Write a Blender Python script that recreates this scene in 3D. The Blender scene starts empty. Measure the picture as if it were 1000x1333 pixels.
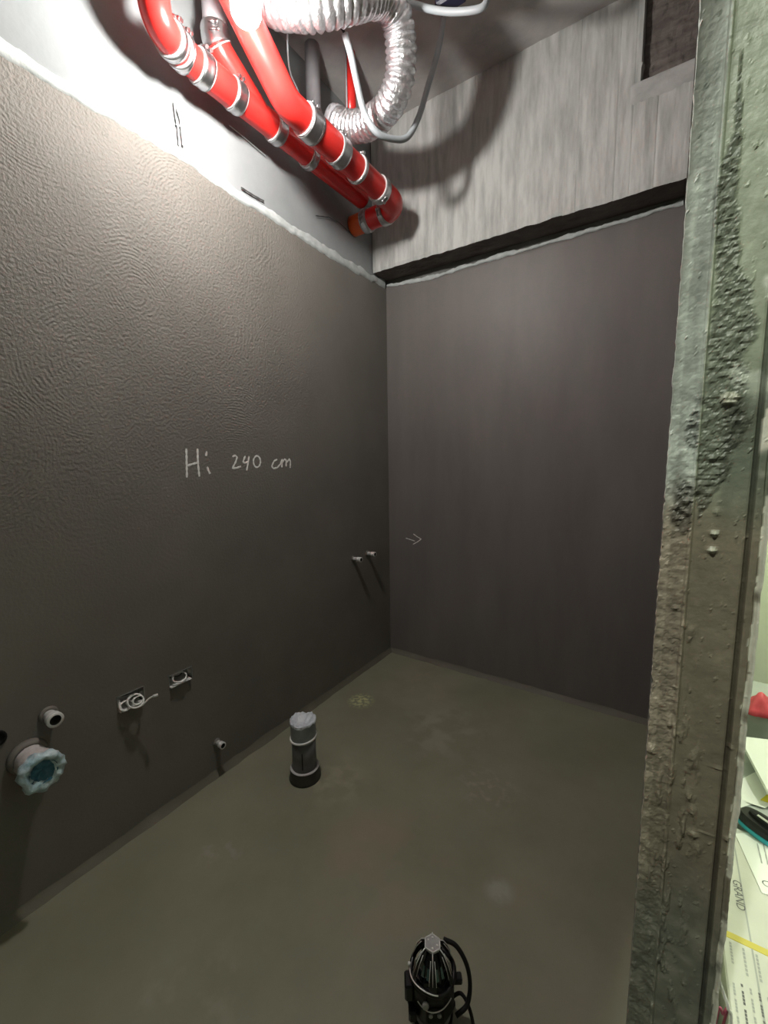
import bpy, math, random
import numpy as np
from mathutils import Vector, Matrix, noise as mnoise

random.seed(7)
S = bpy.context.scene
COL = S.collection
PI = math.pi

# ------------------------------------------------------------------ camera
F_PX, YAW, PITCH, ROLL = 551.645, 0.586399, 0.129053, -0.013690
CAM = Vector((1.56024, -2.40982, 1.36944))
_f = Vector((-math.sin(YAW) * math.cos(PITCH), math.cos(YAW) * math.cos(PITCH), -math.sin(PITCH)))
_r0 = Vector((math.cos(YAW), math.sin(YAW), 0))
_u0 = _r0.cross(_f)
_r = _r0 * math.cos(ROLL) + _u0 * math.sin(ROLL)
_u = -_r0 * math.sin(ROLL) + _u0 * math.cos(ROLL)
cd = bpy.data.cameras.new('camera')
cam = bpy.data.objects.new('camera', cd)
COL.objects.link(cam)
cd.sensor_fit = 'VERTICAL'
cd.sensor_height = 36.0
cd.lens = F_PX * 36.0 / 1333.0
cd.clip_start = 0.02
cam.matrix_world = Matrix(((_r.x, _u.x, -_f.x, CAM.x), (_r.y, _u.y, -_f.y, CAM.y),
                           (_r.z, _u.z, -_f.z, CAM.z), (0, 0, 0, 1)))
S.camera = cam


def ray(px, py):
    return _r * ((px - 500) / F_PX) - _u * ((py - 666.5) / F_PX) + _f


def hit(px, py, ax, v):
    """pixel -> point on the plane coordinate[ax] = v"""
    d = ray(px, py)
    return CAM + d * ((v - CAM[ax]) / d[ax])


def proj(P):
    d = Vector(P) - CAM
    z = d.dot(_f)
    return (500 + F_PX * d.dot(_r) / z, 666.5 - F_PX * d.dot(_u) / z)


# ------------------------------------------------------------------ world, exposure, lamp positions
w = bpy.data.worlds.new('world')
S.world = w
w.use_nodes = True
w.node_tree.nodes['Background'].inputs[0].default_value = (.75, .8, .8, 1)
w.node_tree.nodes['Background'].inputs[1].default_value = 0.0
S.view_settings.view_transform = 'Standard'
S.view_settings.look = 'None'
S.view_settings.gamma = 1
S.view_settings.use_curve_mapping = False
S.view_settings.exposure = 0.0
BULB_STRENGTH = 730.0          # bathroom bulb
ROOM_BULB_STRENGTH = 1150.0     # bulb of the room next door
HALL_POWER = 165.0              # recessed ceiling spot of the hall the photograph is taken from
CEIL_Z = 3.26
LAMP = hit(320, 12, 1, -1.455)
ROOM_LAMP = Vector((2.55, -.75, 2.6))
HALL_LAMP = Vector((1.36, -2.95, CEIL_Z - .01))
CEIL = CEIL_Z

# ------------------------------------------------------------------ helpers


def srgb(r, g, b):
    def c(v):
        v /= 255.0
        return v / 12.92 if v <= .04045 else ((v + .055) / 1.055) ** 2.4
    return (c(r), c(g), c(b), 1)


def mat(name, col, rough=.6, metal=0.0, col2=None, nscale=6.0, ndetail=6, stretch=(1, 1, 1), lo=.35, hi=.7,
        bump=0.0, bscale=40.0, bstretch=(1, 1, 1), bdist=.004, emit=None, estr=0.0, spec=.5, alpha=1.0, trans=0.0, attr=None):
    m = bpy.data.materials.new(name)
    m.use_nodes = True
    nt = m.node_tree
    N, L = nt.nodes, nt.links
    b = N['Principled BSDF']
    b.inputs['Roughness'].default_value = rough
    b.inputs['Metallic'].default_value = metal
    b.inputs['Specular IOR Level'].default_value = spec
    b.inputs['Base Color'].default_value = col
    b.inputs['Alpha'].default_value = alpha
    b.inputs['Transmission Weight'].default_value = trans
    if emit:
        b.inputs['Emission Color'].default_value = emit
        b.inputs['Emission Strength'].default_value = estr
    tc = N.new('ShaderNodeTexCoord')

    def mapped(st):
        mp = N.new('ShaderNodeMapping')
        mp.inputs['Scale'].default_value = st
        L.new(tc.outputs['Object'], mp.inputs['Vector'])
        return mp.outputs['Vector']
    if col2 is not None:
        n = N.new('ShaderNodeTexNoise')
        n.inputs['Scale'].default_value = nscale
        n.inputs['Detail'].default_value = ndetail
        n.inputs['Roughness'].default_value = .6
        L.new(mapped(stretch), n.inputs['Vector'])
        rp = N.new('ShaderNodeValToRGB')
        rp.color_ramp.elements[0].position = lo
        rp.color_ramp.elements[1].position = hi
        rp.color_ramp.elements[0].color = col
        rp.color_ramp.elements[1].color = col2
        L.new(n.outputs['Fac'], rp.inputs['Fac'])
        out = rp.outputs['Color']
        if attr:
            va = N.new('ShaderNodeVertexColor')
            va.layer_name = attr
            mx = N.new('ShaderNodeMix')
            mx.data_type = 'RGBA'
            mx.blend_type = 'MULTIPLY'
            mx.inputs['Factor'].default_value = 1
            L.new(out, mx.inputs['A'])
            L.new(va.outputs['Color'], mx.inputs['B'])
            out = mx.outputs['Result']
        L.new(out, b.inputs['Base Color'])
        m['col_out'] = 1
    if bump:
        n = N.new('ShaderNodeTexNoise')
        n.inputs['Scale'].default_value = bscale
        n.inputs['Detail'].default_value = 5
        L.new(mapped(bstretch), n.inputs['Vector'])
        bp = N.new('ShaderNodeBump')
        bp.inputs['Strength'].default_value = bump
        bp.inputs['Distance'].default_value = bdist
        L.new(n.outputs['Fac'], bp.inputs['Height'])
        L.new(bp.outputs['Normal'], b.inputs['Normal'])
    return m


class MB:
    def __init__(self):
        self.v, self.f, self.s = [], [], []

    def add(self, vs, fs, smooth=False):
        o = len(self.v)
        self.v += [Vector(p) for p in vs]
        self.f += [tuple(i + o for i in f) for f in fs]
        self.s += [smooth] * len(fs)
        return self

    def box(self, lo, hi, rot=None, piv=None):
        x0, y0, z0 = lo
        x1, y1, z1 = hi
        vs = [Vector(p) for p in ((x0, y0, z0), (x1, y0, z0), (x1, y1, z0), (x0, y1, z0),
                                  (x0, y0, z1), (x1, y0, z1), (x1, y1, z1), (x0, y1, z1))]
        if rot is not None:
            piv = Vector(piv) if piv is not None else (Vector(lo) + Vector(hi)) / 2
            vs = [rot @ (p - piv) + piv for p in vs]
        return self.add(vs, [(0, 3, 2, 1), (4, 5, 6, 7), (0, 1, 5, 4), (1, 2, 6, 5), (2, 3, 7, 6), (3, 0, 4, 7)])

    def bevbox(self, lo, hi, b, mx=None):
        """box with chamfered edges (8 verts -> 24), mx optional transform"""
        lo, hi = Vector(lo), Vector(hi)
        vs, idx = [], {}
        for sx in (0, 1):
            for sy in (0, 1):
                for sz in (0, 1):
                    c = Vector((hi.x if sx else lo.x, hi.y if sy else lo.y, hi.z if sz else lo.z))
                    d = Vector((-b if sx else b, -b if sy else b, -b if sz else b))
                    for a in range(3):
                        p = c.copy()
                        for k in range(3):
                            if k != a:
                                p[k] += d[k]
                        idx[(sx, sy, sz, a)] = len(vs)
                        vs.append(p)
        fs = []
        for a in range(3):
            o = [k for k in range(3) if k != a]
            for s in (0, 1):
                q = []
                for (p, r) in ((0, 0), (1, 0), (1, 1), (0, 1)):
                    k = [0, 0, 0]
                    k[a] = s
                    k[o[0]] = p
                    k[o[1]] = r
                    q.append(idx[(k[0], k[1], k[2], a)])
                fs.append(q)
        for a in range(3):
            o = [k for k in range(3) if k != a]
            for p in (0, 1):
                for r in (0, 1):
                    k0 = [0, 0, 0]
                    k0[o[0]] = p
                    k0[o[1]] = r
                    k1 = list(k0)
                    k1[a] = 1
                    fs.append([idx[(*k0, o[0])], idx[(*k1, o[0])], idx[(*k1, o[1])], idx[(*k0, o[1])]])
        for sx in (0, 1):
            for sy in (0, 1):
                for sz in (0, 1):
                    fs.append([idx[(sx, sy, sz, a)] for a in range(3)])
        if mx is not None:
            vs = [mx @ p for p in vs]
        return self.add(vs, fs)

    def tube(self, path, r, seg=14, cap=True, closed=False):
        P = [Vector(p) for p in path]
        n = len(P)
        R = r if isinstance(r, (list, tuple)) else [r] * n
        T = []
        for i in range(n):
            a = P[(i - 1) % n] if (closed or i > 0) else P[i]
            c = P[(i + 1) % n] if (closed or i < n - 1) else P[i]
            t = (c - a)
            T.append(t.normalized() if t.length > 1e-9 else Vector((0, 0, 1)))
        ref = Vector((0, 0, 1)) if abs(T[0].z) < .9 else Vector((1, 0, 0))
        nrm = (ref - T[0] * ref.dot(T[0])).normalized()
        vs = []
        for i in range(n):
            nrm = (nrm - T[i] * nrm.dot(T[i])).normalized()
            bi = T[i].cross(nrm)
            for k in range(seg):
                a = 2 * PI * k / seg
                vs.append(P[i] + (nrm * math.cos(a) + bi * math.sin(a)) * R[i])
        fs = []
        m = n if closed else n - 1
        for i in range(m):
            for k in range(seg):
                j = (i + 1) % n
                fs.append((i * seg + k, i * seg + (k + 1) % seg, j * seg + (k + 1) % seg, j * seg + k))
        self.add(vs, fs, True)
        if cap and not closed:
            o = len(self.v) - len(vs)
            self.f += [tuple(o + k for k in reversed(range(seg))), tuple(o + (n - 1) * seg + k for k in range(seg))]
            self.s += [False, False]
        return self

    def lathe(self, prof, seg=24, mx=None, smooth=True, cap=True):
        """prof: list of (r, z) turned about z"""
        vs, fs = [], []
        for (r, z) in prof:
            for k in range(seg):
                a = 2 * PI * k / seg
                vs.append(Vector((r * math.cos(a), r * math.sin(a), z)))
        for i in range(len(prof) - 1):
            for k in range(seg):
                fs.append((i * seg + k, i * seg + (k + 1) % seg, (i + 1) * seg + (k + 1) % seg, (i + 1) * seg + k))
        if mx is not None:
            vs = [mx @ p for p in vs]
        o = len(self.v)
        self.add(vs, fs, smooth)
        if cap:
            self.f += [tuple(o + k for k in reversed(range(seg))), tuple(o + (len(prof) - 1) * seg + k for k in range(seg))]
            self.s += [False, False]
        return self

    def build(self, name, material, parent=None, attr=None):
        me = bpy.data.meshes.new(name)
        off = parent_loc(parent)
        me.from_pydata([tuple(p - off) for p in self.v], [], self.f)
        me.polygons.foreach_set('use_smooth', self.s)
        if attr is not None:
            ca = me.color_attributes.new('patch', 'FLOAT_COLOR', 'POINT')
            ca.data.foreach_set('color', np.asarray(attr, dtype=np.float32).ravel())
        me.update()
        o = bpy.data.objects.new(name, me)
        COL.objects.link(o)
        if material:
            me.materials.append(material)
        o.parent = parent
        return o


def parent_loc(o):
    v = Vector((0, 0, 0))
    while o is not None:
        v += o.location
        o = o.parent
    return v


def thing(name, label, cat, loc=(0, 0, 0), group=None):
    o = bpy.data.objects.new(name, None)
    COL.objects.link(o)
    o.empty_display_size = .05
    o.location = loc
    return tag(o, label, cat, group)


def tag(o, label, cat, group=None):
    o['label'] = label
    o['category'] = cat
    if group:
        o['group'] = group
    return o


def struct(o, label=None):
    o['kind'] = 'structure'
    if label:
        o['label'] = label
    return o


def smoothpath(pts, n=8):
    """Catmull-Rom through the points"""
    P = [Vector(p) for p in pts]
    P = [P[0] * 2 - P[1]] + P + [P[-1] * 2 - P[-2]]
    out = []
    for i in range(1, len(P) - 2):
        a, b, c, d = P[i - 1:i + 3]
        for k in range(n):
            t = k / n
            out.append(.5 * ((2 * b) + (c - a) * t + (2 * a - 5 * b + 4 * c - d) * t * t + (3 * b - a - 3 * c + d) * t ** 3))
    out.append(P[-2])
    return out


def fillet(pts, rad, n=10):
    P = [Vector(p) for p in pts]
    out = [P[0]]
    for i in range(1, len(P) - 1):
        a = (P[i - 1] - P[i]).normalized()
        b = (P[i + 1] - P[i]).normalized()
        ang = a.angle(b)
        d = min(rad / math.tan(ang / 2), .49 * (P[i - 1] - P[i]).length, .49 * (P[i + 1] - P[i]).length)
        s, e = P[i] + a * d, P[i] + b * d
        for k in range(n + 1):
            t = k / n
            out.append(s * (1 - t) ** 2 + P[i] * 2 * t * (1 - t) + e * t * t)
    out.append(P[-1])
    return out


def resample(path, step):
    out = [path[0]]
    for a, b in zip(path, path[1:]):
        L = (b - a).length
        k = max(1, int(round(L / step)))
        for i in range(1, k + 1):
            out.append(a.lerp(b, i / k))
    return out


def fb(x, y=0.0, z=0.0, o=4):
    return mnoise.fractal(Vector((x, y, z)), 1.0, 2.0, o)


def interp(x, xs, ys):
    return float(np.interp(x, xs, ys))


# ------------------------------------------------------------------ materials
def add_bump_chain(m, specs):
    """specs: list of (kind, scale, strength, distance, stretch)"""
    nt = m.node_tree
    N, L = nt.nodes, nt.links
    b = N['Principled BSDF']
    tc = N.new('ShaderNodeTexCoord')
    prev = None
    for kind, scale, strength, dist, st in specs:
        mp = N.new('ShaderNodeMapping')
        mp.inputs['Scale'].default_value = st
        L.new(tc.outputs['Object'], mp.inputs['Vector'])
        if kind == 'wave':
            wv = N.new('ShaderNodeTexWave')
            wv.wave_type = 'BANDS'
            wv.inputs['Scale'].default_value = scale
            wv.inputs['Distortion'].default_value = 14.0
            wv.inputs['Detail'].default_value = 1.0
            wv.inputs['Detail Scale'].default_value = .22
            L.new(mp.outputs['Vector'], wv.inputs['Vector'])
            nz = N.new('ShaderNodeTexNoise')
            nz.inputs['Scale'].default_value = 3.2
            L.new(mp.outputs['Vector'], nz.inputs['Vector'])
            mr = N.new('ShaderNodeMapRange')
            mr.inputs['From Min'].default_value = .46
            mr.inputs['From Max'].default_value = .62
            L.new(nz.outputs['Fac'], mr.inputs['Value'])
            mu = N.new('ShaderNodeMath')
            mu.operation = 'MULTIPLY'
            L.new(wv.outputs['Fac'], mu.inputs[0])
            L.new(mr.outputs['Result'], mu.inputs[1])
            h = mu.outputs[0]
        else:
            nz = N.new('ShaderNodeTexNoise')
            nz.inputs['Scale'].default_value = scale
            nz.inputs['Detail'].default_value = 4
            L.new(mp.outputs['Vector'], nz.inputs['Vector'])
            h = nz.outputs['Fac']
        bp = N.new('ShaderNodeBump')
        bp.inputs['Strength'].default_value = strength
        bp.inputs['Distance'].default_value = dist
        L.new(h, bp.inputs['Height'])
        if prev:
            L.new(prev, bp.inputs['Normal'])
        prev = bp.outputs['Normal']
    L.new(prev, b.inputs['Normal'])


m_mem = mat('membrane_textured', (.170, .160, .142, 1), .58, col2=(.212, .199, .178, 1), nscale=2.2, spec=.25)


def trowel_texture(m):
    """stipple and concentric trowel arcs, strongest on the upper part of the wall away from the corner"""
    nt = m.node_tree
    N, L = nt.nodes, nt.links
    tc = N.new('ShaderNodeTexCoord')
    sp = N.new('ShaderNodeSeparateXYZ')
    L.new(tc.outputs['Object'], sp.inputs[0])

    def mr(sock, a, b, c=0.0, d=1.0):
        n = N.new('ShaderNodeMapRange')
        n.interpolation_type = 'SMOOTHSTEP'
        for k, v in zip(('From Min', 'From Max', 'To Min', 'To Max'), (a, b, c, d)):
            n.inputs[k].default_value = v
        L.new(sock, n.inputs['Value'])
        return n.outputs['Result']

    def mul(a, b):
        n = N.new('ShaderNodeMath')
        n.operation = 'MULTIPLY'
        for k, v in enumerate((a, b)):
            if isinstance(v, float):
                n.inputs[k].default_value = v
            else:
                L.new(v, n.inputs[k])
        return n.outputs[0]
    mask = mul(mr(sp.outputs['Z'], .7, 1.9, .12, 1.0), mr(sp.outputs['Y'], -.35, -1.15, .15, 1.0))
    nz = N.new('ShaderNodeTexNoise')
    nz.inputs['Scale'].default_value = 105
    nz.inputs['Detail'].default_value = 3
    L.new(tc.outputs['Object'], nz.inputs['Vector'])
    stip = mul(nz.outputs['Fac'], 1.0)
    vo = N.new('ShaderNodeTexVoronoi')
    vo.inputs['Scale'].default_value = 2.6
    dv = N.new('ShaderNodeTexNoise')
    dv.inputs['Scale'].default_value = 6
    L.new(tc.outputs['Object'], dv.inputs['Vector'])
    ad = N.new('ShaderNodeVectorMath')
    ad.operation = 'MULTIPLY_ADD'
    ad.inputs[1].default_value = (.05, .05, .05)
    L.new(dv.outputs['Color'], ad.inputs[0])
    L.new(tc.outputs['Object'], ad.inputs[2])
    L.new(ad.outputs[0], vo.inputs['Vector'])
    fr = mul(vo.outputs['Distance'], 2 * PI / (2.6 * .011))
    sn = N.new('ShaderNodeMath')
    sn.operation = 'SINE'
    L.new(fr, sn.inputs[0])
    am = N.new('ShaderNodeTexNoise')
    am.inputs['Scale'].default_value = 3.5
    L.new(tc.outputs['Object'], am.inputs['Vector'])
    arcs = mul(mul(sn.outputs[0], .075), mr(am.outputs['Fac'], .48, .62))
    sm = N.new('ShaderNodeMath')
    L.new(stip, sm.inputs[0])
    L.new(arcs, sm.inputs[1])
    bp = N.new('ShaderNodeBump')
    bp.inputs['Strength'].default_value = 1.0
    bp.inputs['Distance'].default_value = .005
    L.new(mul(sm.outputs[0], mask), bp.inputs['Height'])
    L.new(bp.outputs['Normal'], N['Principled BSDF'].inputs['Normal'])


trowel_texture(m_mem)
m_mem_back = mat('membrane_smooth', (.150, .136, .128, 1), .5, col2=(.185, .170, .160, 1), nscale=1.6, stretch=(3, 3, .7), spec=.35)
add_bump_chain(m_mem_back, [('noise', 45, .12, .003, (1, 1, 1)), ('noise', 4, .2, .01, (1, 1, .4))])
m_cove = mat('membrane_cove', (.12, .115, .085, 1), .6, col2=(.15, .143, .11, 1), nscale=8, bump=.3)
m_plaster = mat('pale_plaster', (.235, .25, .255, 1), .75, col2=(.30, .315, .32, 1), nscale=2.5, bump=.25, bscale=14, bdist=.01, spec=.25)
m_lip = mat('white_plaster_lip', (.40, .43, .42, 1), .8, col2=(.56, .59, .58, 1), nscale=20, bump=.6, bscale=60, bdist=.004, spec=.2)
m_concrete = mat('board_marked_concrete', (.34, .345, .33, 1), .85, col2=(.54, .545, .525, 1), nscale=9, stretch=(3.2, 1, .5), lo=.3, hi=.62,
                 bump=.35, bscale=30, bstretch=(2.5, 1, .6), bdist=.006, spec=.2)
m_soffit = m_concrete
m_pocket = mat('brown_concrete_and_soffit_shade', (.105, .088, .080, 1), .9, col2=(.19, .165, .15, 1), nscale=12, stretch=(.6, 1, 3), bump=.7, bscale=25, bdist=.02)
m_ceiling = mat('raw_slab', (.36, .345, .335, 1), .9, col2=(.50, .475, .46, 1), nscale=5, bump=.3, bscale=22, bdist=.008)
m_patch = mat('smooth_patch_plaster', (.36, .36, .35, 1), .85, col2=(.50, .495, .485, 1), nscale=12, bump=.4, bscale=30, bdist=.006)
m_room_wall = mat('cream_wall', (.70, .74, .60, 1), .8, col2=(.76, .79, .66, 1), nscale=3)
m_room_floor = mat('dark_screed', (.12, .115, .10, 1), .85, col2=(.17, .16, .145, 1), nscale=6, bump=.3)
m_block = mat('cement_wall', (.13, .13, .12, 1), .9, col2=(.20, .20, .185, 1), nscale=5, bump=.3)
m_jamb = mat('rendered_jamb', (.78, .78, .76, 1), .45, col2=(1, 1, .98, 1), nscale=55, ndetail=8, bump=.3, bscale=140, bdist=.002, attr='patch', spec=.5)

m_red = mat('red_drain_pipe', (.66, .020, .018, 1), .28, col2=(.72, .035, .028, 1), nscale=6, spec=.5)
m_orange = mat('orange_pipe_end', (.80, .13, .02, 1), .45, col2=(.72, .10, .018, 1), nscale=20)
m_steel = mat('stainless_band', (.50, .50, .51, 1), .32, 1.0, col2=(.62, .62, .63, 1), nscale=30, bump=.05)
m_rim = mat('pale_rubber_rim', (.52, .50, .50, 1), .5)
m_foil = mat('aluminium_foil', (.80, .80, .83, 1), .30, .92, bump=.9, bscale=70, bdist=.006, col2=(.88, .88, .9, 1), nscale=40)
m_conduit = mat('grey_conduit', (.36, .39, .41, 1), .45)
m_greypvc = mat('grey_pvc', (.33, .33, .35, 1), .4, col2=(.40, .40, .42, 1), nscale=8)
m_black = mat('black_plastic', (.006, .006, .007, 1), .30, spec=.4)
m_blackrub = mat('black_rubber', (.008, .008, .008, 1), .6, spec=.3)
m_navy = mat('navy_plastic', (.012, .012, .035, 1), .4)
m_white_pl = mat('white_fitting', (.72, .72, .70, 1), .4, col2=(.62, .62, .60, 1), nscale=50)
m_tape = mat('white_seal_tape', (.62, .58, .57, 1), .7, col2=(.42, .39, .38, 1), nscale=35, bump=.8, bscale=60)
m_film = mat('pale_blue_film', (.34, .52, .58, 1), .28, col2=(.66, .76, .79, 1), nscale=28, bump=.8, bscale=35, bdist=.01)
m_bluehole = mat('blue_plug', (.03, .12, .19, 1), .35, col2=(.08, .24, .33, 1), nscale=30)
m_dark = mat('dark_cavity', (.02, .02, .018, 1), .8)
m_galv = mat('galvanised_steel', (.48, .48, .47, 1), .45, .85, col2=(.60, .60, .58, 1), nscale=40)
m_wire = mat('white_wire', (.80, .80, .77, 1), .4)
m_blackwire = mat('black_wire', (.02, .02, .02, 1), .45)
m_chalk = mat('white_chalk', (.88, .88, .85, 1), .95, col2=(.66, .65, .63, 1), nscale=260, lo=.45, hi=.7)
m_pipe_base = mat('pipe_membrane_collar', (.022, .021, .016, 1), .4, col2=(.045, .042, .034, 1), nscale=20)
m_filmwhite = mat('white_film_cap', (.72, .76, .80, 1), .35, col2=(.52, .56, .62, 1), nscale=35, bump=.9, bscale=45, bdist=.012)
m_film_wrap = mat('grey_film_wrap', (.26, .29, .30, 1), .4, col2=(.34, .37, .38, 1), nscale=30, bump=.5, bscale=40)
m_cap = mat('grey_metal_cap', (.30, .30, .30, 1), .45, .2, col2=(.40, .40, .39, 1), nscale=60)
m_rib = mat('silver_rib', (.80, .80, .78, 1), .4, .2)
m_glass_dk = mat('dark_glass', (.012, .016, .016, 1), .08, spec=.8)
m_teal_gl = mat('green_tinted_window', (.05, .13, .12, 1), .12, spec=.8)
m_cardboard = mat('pale_carton', (.60, .60, .54, 1), .8, col2=(.66, .66, .60, 1), nscale=8)
m_cartongrey = mat('grey_carton', (.42, .45, .43, 1), .8, col2=(.48, .51, .49, 1), nscale=8)
m_paper = mat('white_paper', (.84, .86, .82, 1), .7)
m_ink = mat('grey_print', (.16, .16, .16, 1), .8)
m_inkpale = mat('pale_grey_print', (.40, .41, .39, 1), .8)
m_tape_y = mat('yellow_tape', (.62, .52, .10, 1), .4)
m_yellow = mat('yellow_label', (.80, .66, .05, 1), .5)
m_redbag = mat('red_plastic_bag', (.72, .10, .13, 1), .35, col2=(.62, .06, .09, 1), nscale=14)
m_teal = mat('teal_plastic', (.02, .38, .48, 1), .35)
m_pink = mat('pink_wire', (.55, .12, .22, 1), .5)
m_bulb = mat('lit_bulb', (1, 1, 1, 1), .3, emit=(1.0, .965, .92, 1), estr=BULB_STRENGTH)
m_bulb2 = mat('lit_room_bulb', (1, 1, 1, 1), .3, emit=(.95, 1.0, .84, 1), estr=ROOM_BULB_STRENGTH)


def floor_material():
    m = mat('cement_coated_floor', (.205, .207, .142, 1), .42, col2=(.265, .264, .190, 1), nscale=2.6, lo=.3, hi=.72, spec=.4)
    nt = m.node_tree
    N, L = nt.nodes, nt.links
    b = N['Principled BSDF']
    cur = b.inputs['Base Color'].links[0].from_socket
    tc = N.new('ShaderNodeTexCoord')

    def spot(cur, centre, rad, col, nscale, lo, hi, amount, stretch=(1, 1, 1)):
        mp = N.new('ShaderNodeVectorMath')
        mp.operation = 'SUBTRACT'
        mp.inputs[1].default_value = centre
        L.new(tc.outputs['Object'], mp.inputs[0])
        ms = N.new('ShaderNodeVectorMath')
        ms.operation = 'MULTIPLY'
        ms.inputs[1].default_value = stretch
        L.new(mp.outputs[0], ms.inputs[0])
        ln = N.new('ShaderNodeVectorMath')
        ln.operation = 'LENGTH'
        L.new(ms.outputs[0], ln.inputs[0])
        mr = N.new('ShaderNodeMapRange')
        mr.interpolation_type = 'SMOOTHSTEP'
        mr.inputs['From Min'].default_value = rad
        mr.inputs['From Max'].default_value = rad * .25
        L.new(ln.outputs['Value'], mr.inputs['Value'])
        nz = N.new('ShaderNodeTexNoise')
        nz.inputs['Scale'].default_value = nscale
        nz.inputs['Detail'].default_value = 5
        L.new(tc.outputs['Object'], nz.inputs['Vector'])
        m2 = N.new('ShaderNodeMapRange')
        m2.inputs['From Min'].default_value = lo
        m2.inputs['From Max'].default_value = hi
        m2.inputs['To Max'].default_value = amount
        L.new(nz.outputs['Fac'], m2.inputs['Value'])
        mu = N.new('ShaderNodeMath')
        mu.operation = 'MULTIPLY'
        L.new(mr.outputs['Result'], mu.inputs[0])
        L.new(m2.outputs['Result'], mu.inputs[1])
        mx = N.new('ShaderNodeMix')
        mx.data_type = 'RGBA'
        L.new(mu.outputs[0], mx.inputs['Factor'])
        L.new(cur, mx.inputs['A'])
        mx.inputs['B'].default_value = col
        return mx.outputs['Result']
    cur = spot(cur, (.195, -.618, 0), .09, (0.600, 0.600, 0.312, 1), 55, .42, .58, .9)
    cur = spot(cur, (.70, -.60, 0), .32, (0.360, 0.336, 0.264, 1), 9, .45, .6, .5)
    cur = spot(cur, (1.02, -.85, 0), .16, (0.432, 0.360, 0.300, 1), 26, .5, .66, .45, (1, 1, 1))
    cur = spot(cur, (1.2, -1.236, 0), .06, (0.408, 0.408, 0.360, 1), 20, .3, .5, .55, (1, 1, 1))
    cur = spot(cur, (.33, -1.62, 0), .12, (0.396, 0.384, 0.324, 1), 22, .52, .68, .35)
    cur = spot(cur, (.62, -1.95, 0), .22, (0.360, 0.348, 0.288, 1), 14, .5, .68, .35)
    cur = spot(cur, (.47, -1.15, 0), .18, (0.372, 0.348, 0.252, 1), 12, .45, .6, .5)
    cur = spot(cur, (.85, -1.35, 0), .30, (0.348, 0.270, 0.204, 1), 5, .4, .6, .5)
    cur = spot(cur, (.40, -.28, 0), .35, (0.348, 0.294, 0.222, 1), 5, .35, .6, .45)
    L.new(cur, b.inputs['Base Color'])
    add_bump_chain(m, [('noise', 5, .18, .012, (1, 1, 1)), ('noise', 60, .10, .003, (1, 1, 1))])
    return m


m_floor = floor_material()

# ------------------------------------------------------------------ structure
YF = -4.2       # wall behind the camera
W = 1.560       # inner face of the partition
XR = 3.3
T_END = -1.612  # end face of the partition
JX0, JX1 = 1.562, 1.687

# floors
struct(MB().box((-.2, YF, -.1), (JX0 + .03, .2, 0)).build('floor', m_floor))
struct(MB().box((JX0 + .03, YF, -.1), (XR, 1.2, -.002)).build('floor_room', m_room_floor))
# ceiling
struct(MB().box((-.2, YF, CEIL), (XR, 1.2, CEIL + .15)).build('ceiling', m_ceiling))

# --- left wall: masonry, membrane coat with ragged top, plaster band above
wl = struct(MB().box((-.25, YF, 0), (-.06, .2, CEIL)).build('wall_left', m_block))
top_px = [(0, 65), (65, 105), (146, 153), (208, 187), (250, 213), (273, 232), (288, 240), (308, 256), (329, 268), (350, 281), (410, 320), (450, 345), (495, 370)]
tops = sorted([(p.y, p.z) for p in (hit(a, b, 0, 0) for a, b in top_px)])
TY, TZ = [YF] + [t[0] for t in tops] + [0.0], [tops[0][1]] + [t[1] for t in tops] + [2.447]


def left_top(y):
    return interp(y, TY, TZ) + .006 * fb(y * 14, 3.1) + .003 * fb(y * 45, 8.2)


BOXES = [(-1.774, -1.680, .488, .545), (-1.588, -1.490, .490, .538)]
ys = sorted(set([round(YF + .02 * i, 3) for i in range(int(-YF / .02) + 1)] + [b[0] for b in BOXES] + [b[1] for b in BOXES]))
zb = [0, .488, .490, .538, .545]
mb = MB()
vs, fs = [], []
nz = len(zb) + 1
for y in ys:
    for z in zb:
        vs.append((0, y, z))
    vs.append((0, y, left_top(y)))
for i in range(len(ys) - 1):
    ym = (ys[i] + ys[i + 1]) / 2
    for k in range(nz - 1):
        zm = (vs[i * nz + k][2] + vs[i * nz + k + 1][2]) / 2
        if any(b[0] < ym < b[1] and b[2] < zm < b[3] for b in BOXES):
            continue
        fs.append((i * nz + k, (i + 1) * nz + k, (i + 1) * nz + k + 1, i * nz + k + 1))
mb.add(vs, [tuple(reversed(f)) for f in fs])
mb.build('membrane_coat', m_mem, wl)
# plaster band, gently uneven
mb = MB()
NY, NZ = 110, 24
vs, fs = [], []
for i in range(NY + 1):
    y = YF * (1 - i / NY)
    for k in range(NZ + 1):
        z = 2.30 + (CEIL - 2.30) * k / NZ
        vs.append((-.006 + .0035 * fb(y * 3.1, z * 3.3, 1.7), y, z))
for i in range(NY):
    for k in range(NZ):
        a = i * (NZ + 1) + k
        fs.append((a + 1, a + NZ + 2, a + NZ + 1, a))
mb.add(vs, fs, True).build('plaster_band', m_plaster, wl)


def lip(pts, normal, up, wfun, hfun, name, material, parent):
    """ragged half-round bead along a line of points lying on a wall"""
    vs, fs = [], []
    prof = [(-.35, 0), (-.2, .75), (.1, 1), (.5, .8), (.85, .35), (1.0, -.6)]
    for i, p in enumerate(pts):
        ww, hh = wfun(i), hfun(i)
        for (a, h) in prof:
            vs.append(Vector(p) + Vector(up) * (a * ww) + Vector(normal) * (h * hh))
    n = len(prof)
    for i in range(len(pts) - 1):
        for k in range(n - 1):
            fs.append((i * n + k, (i + 1) * n + k, (i + 1) * n + k + 1, i * n + k + 1))
    return MB().add(vs, fs, True).build(name, material, parent)


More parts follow.
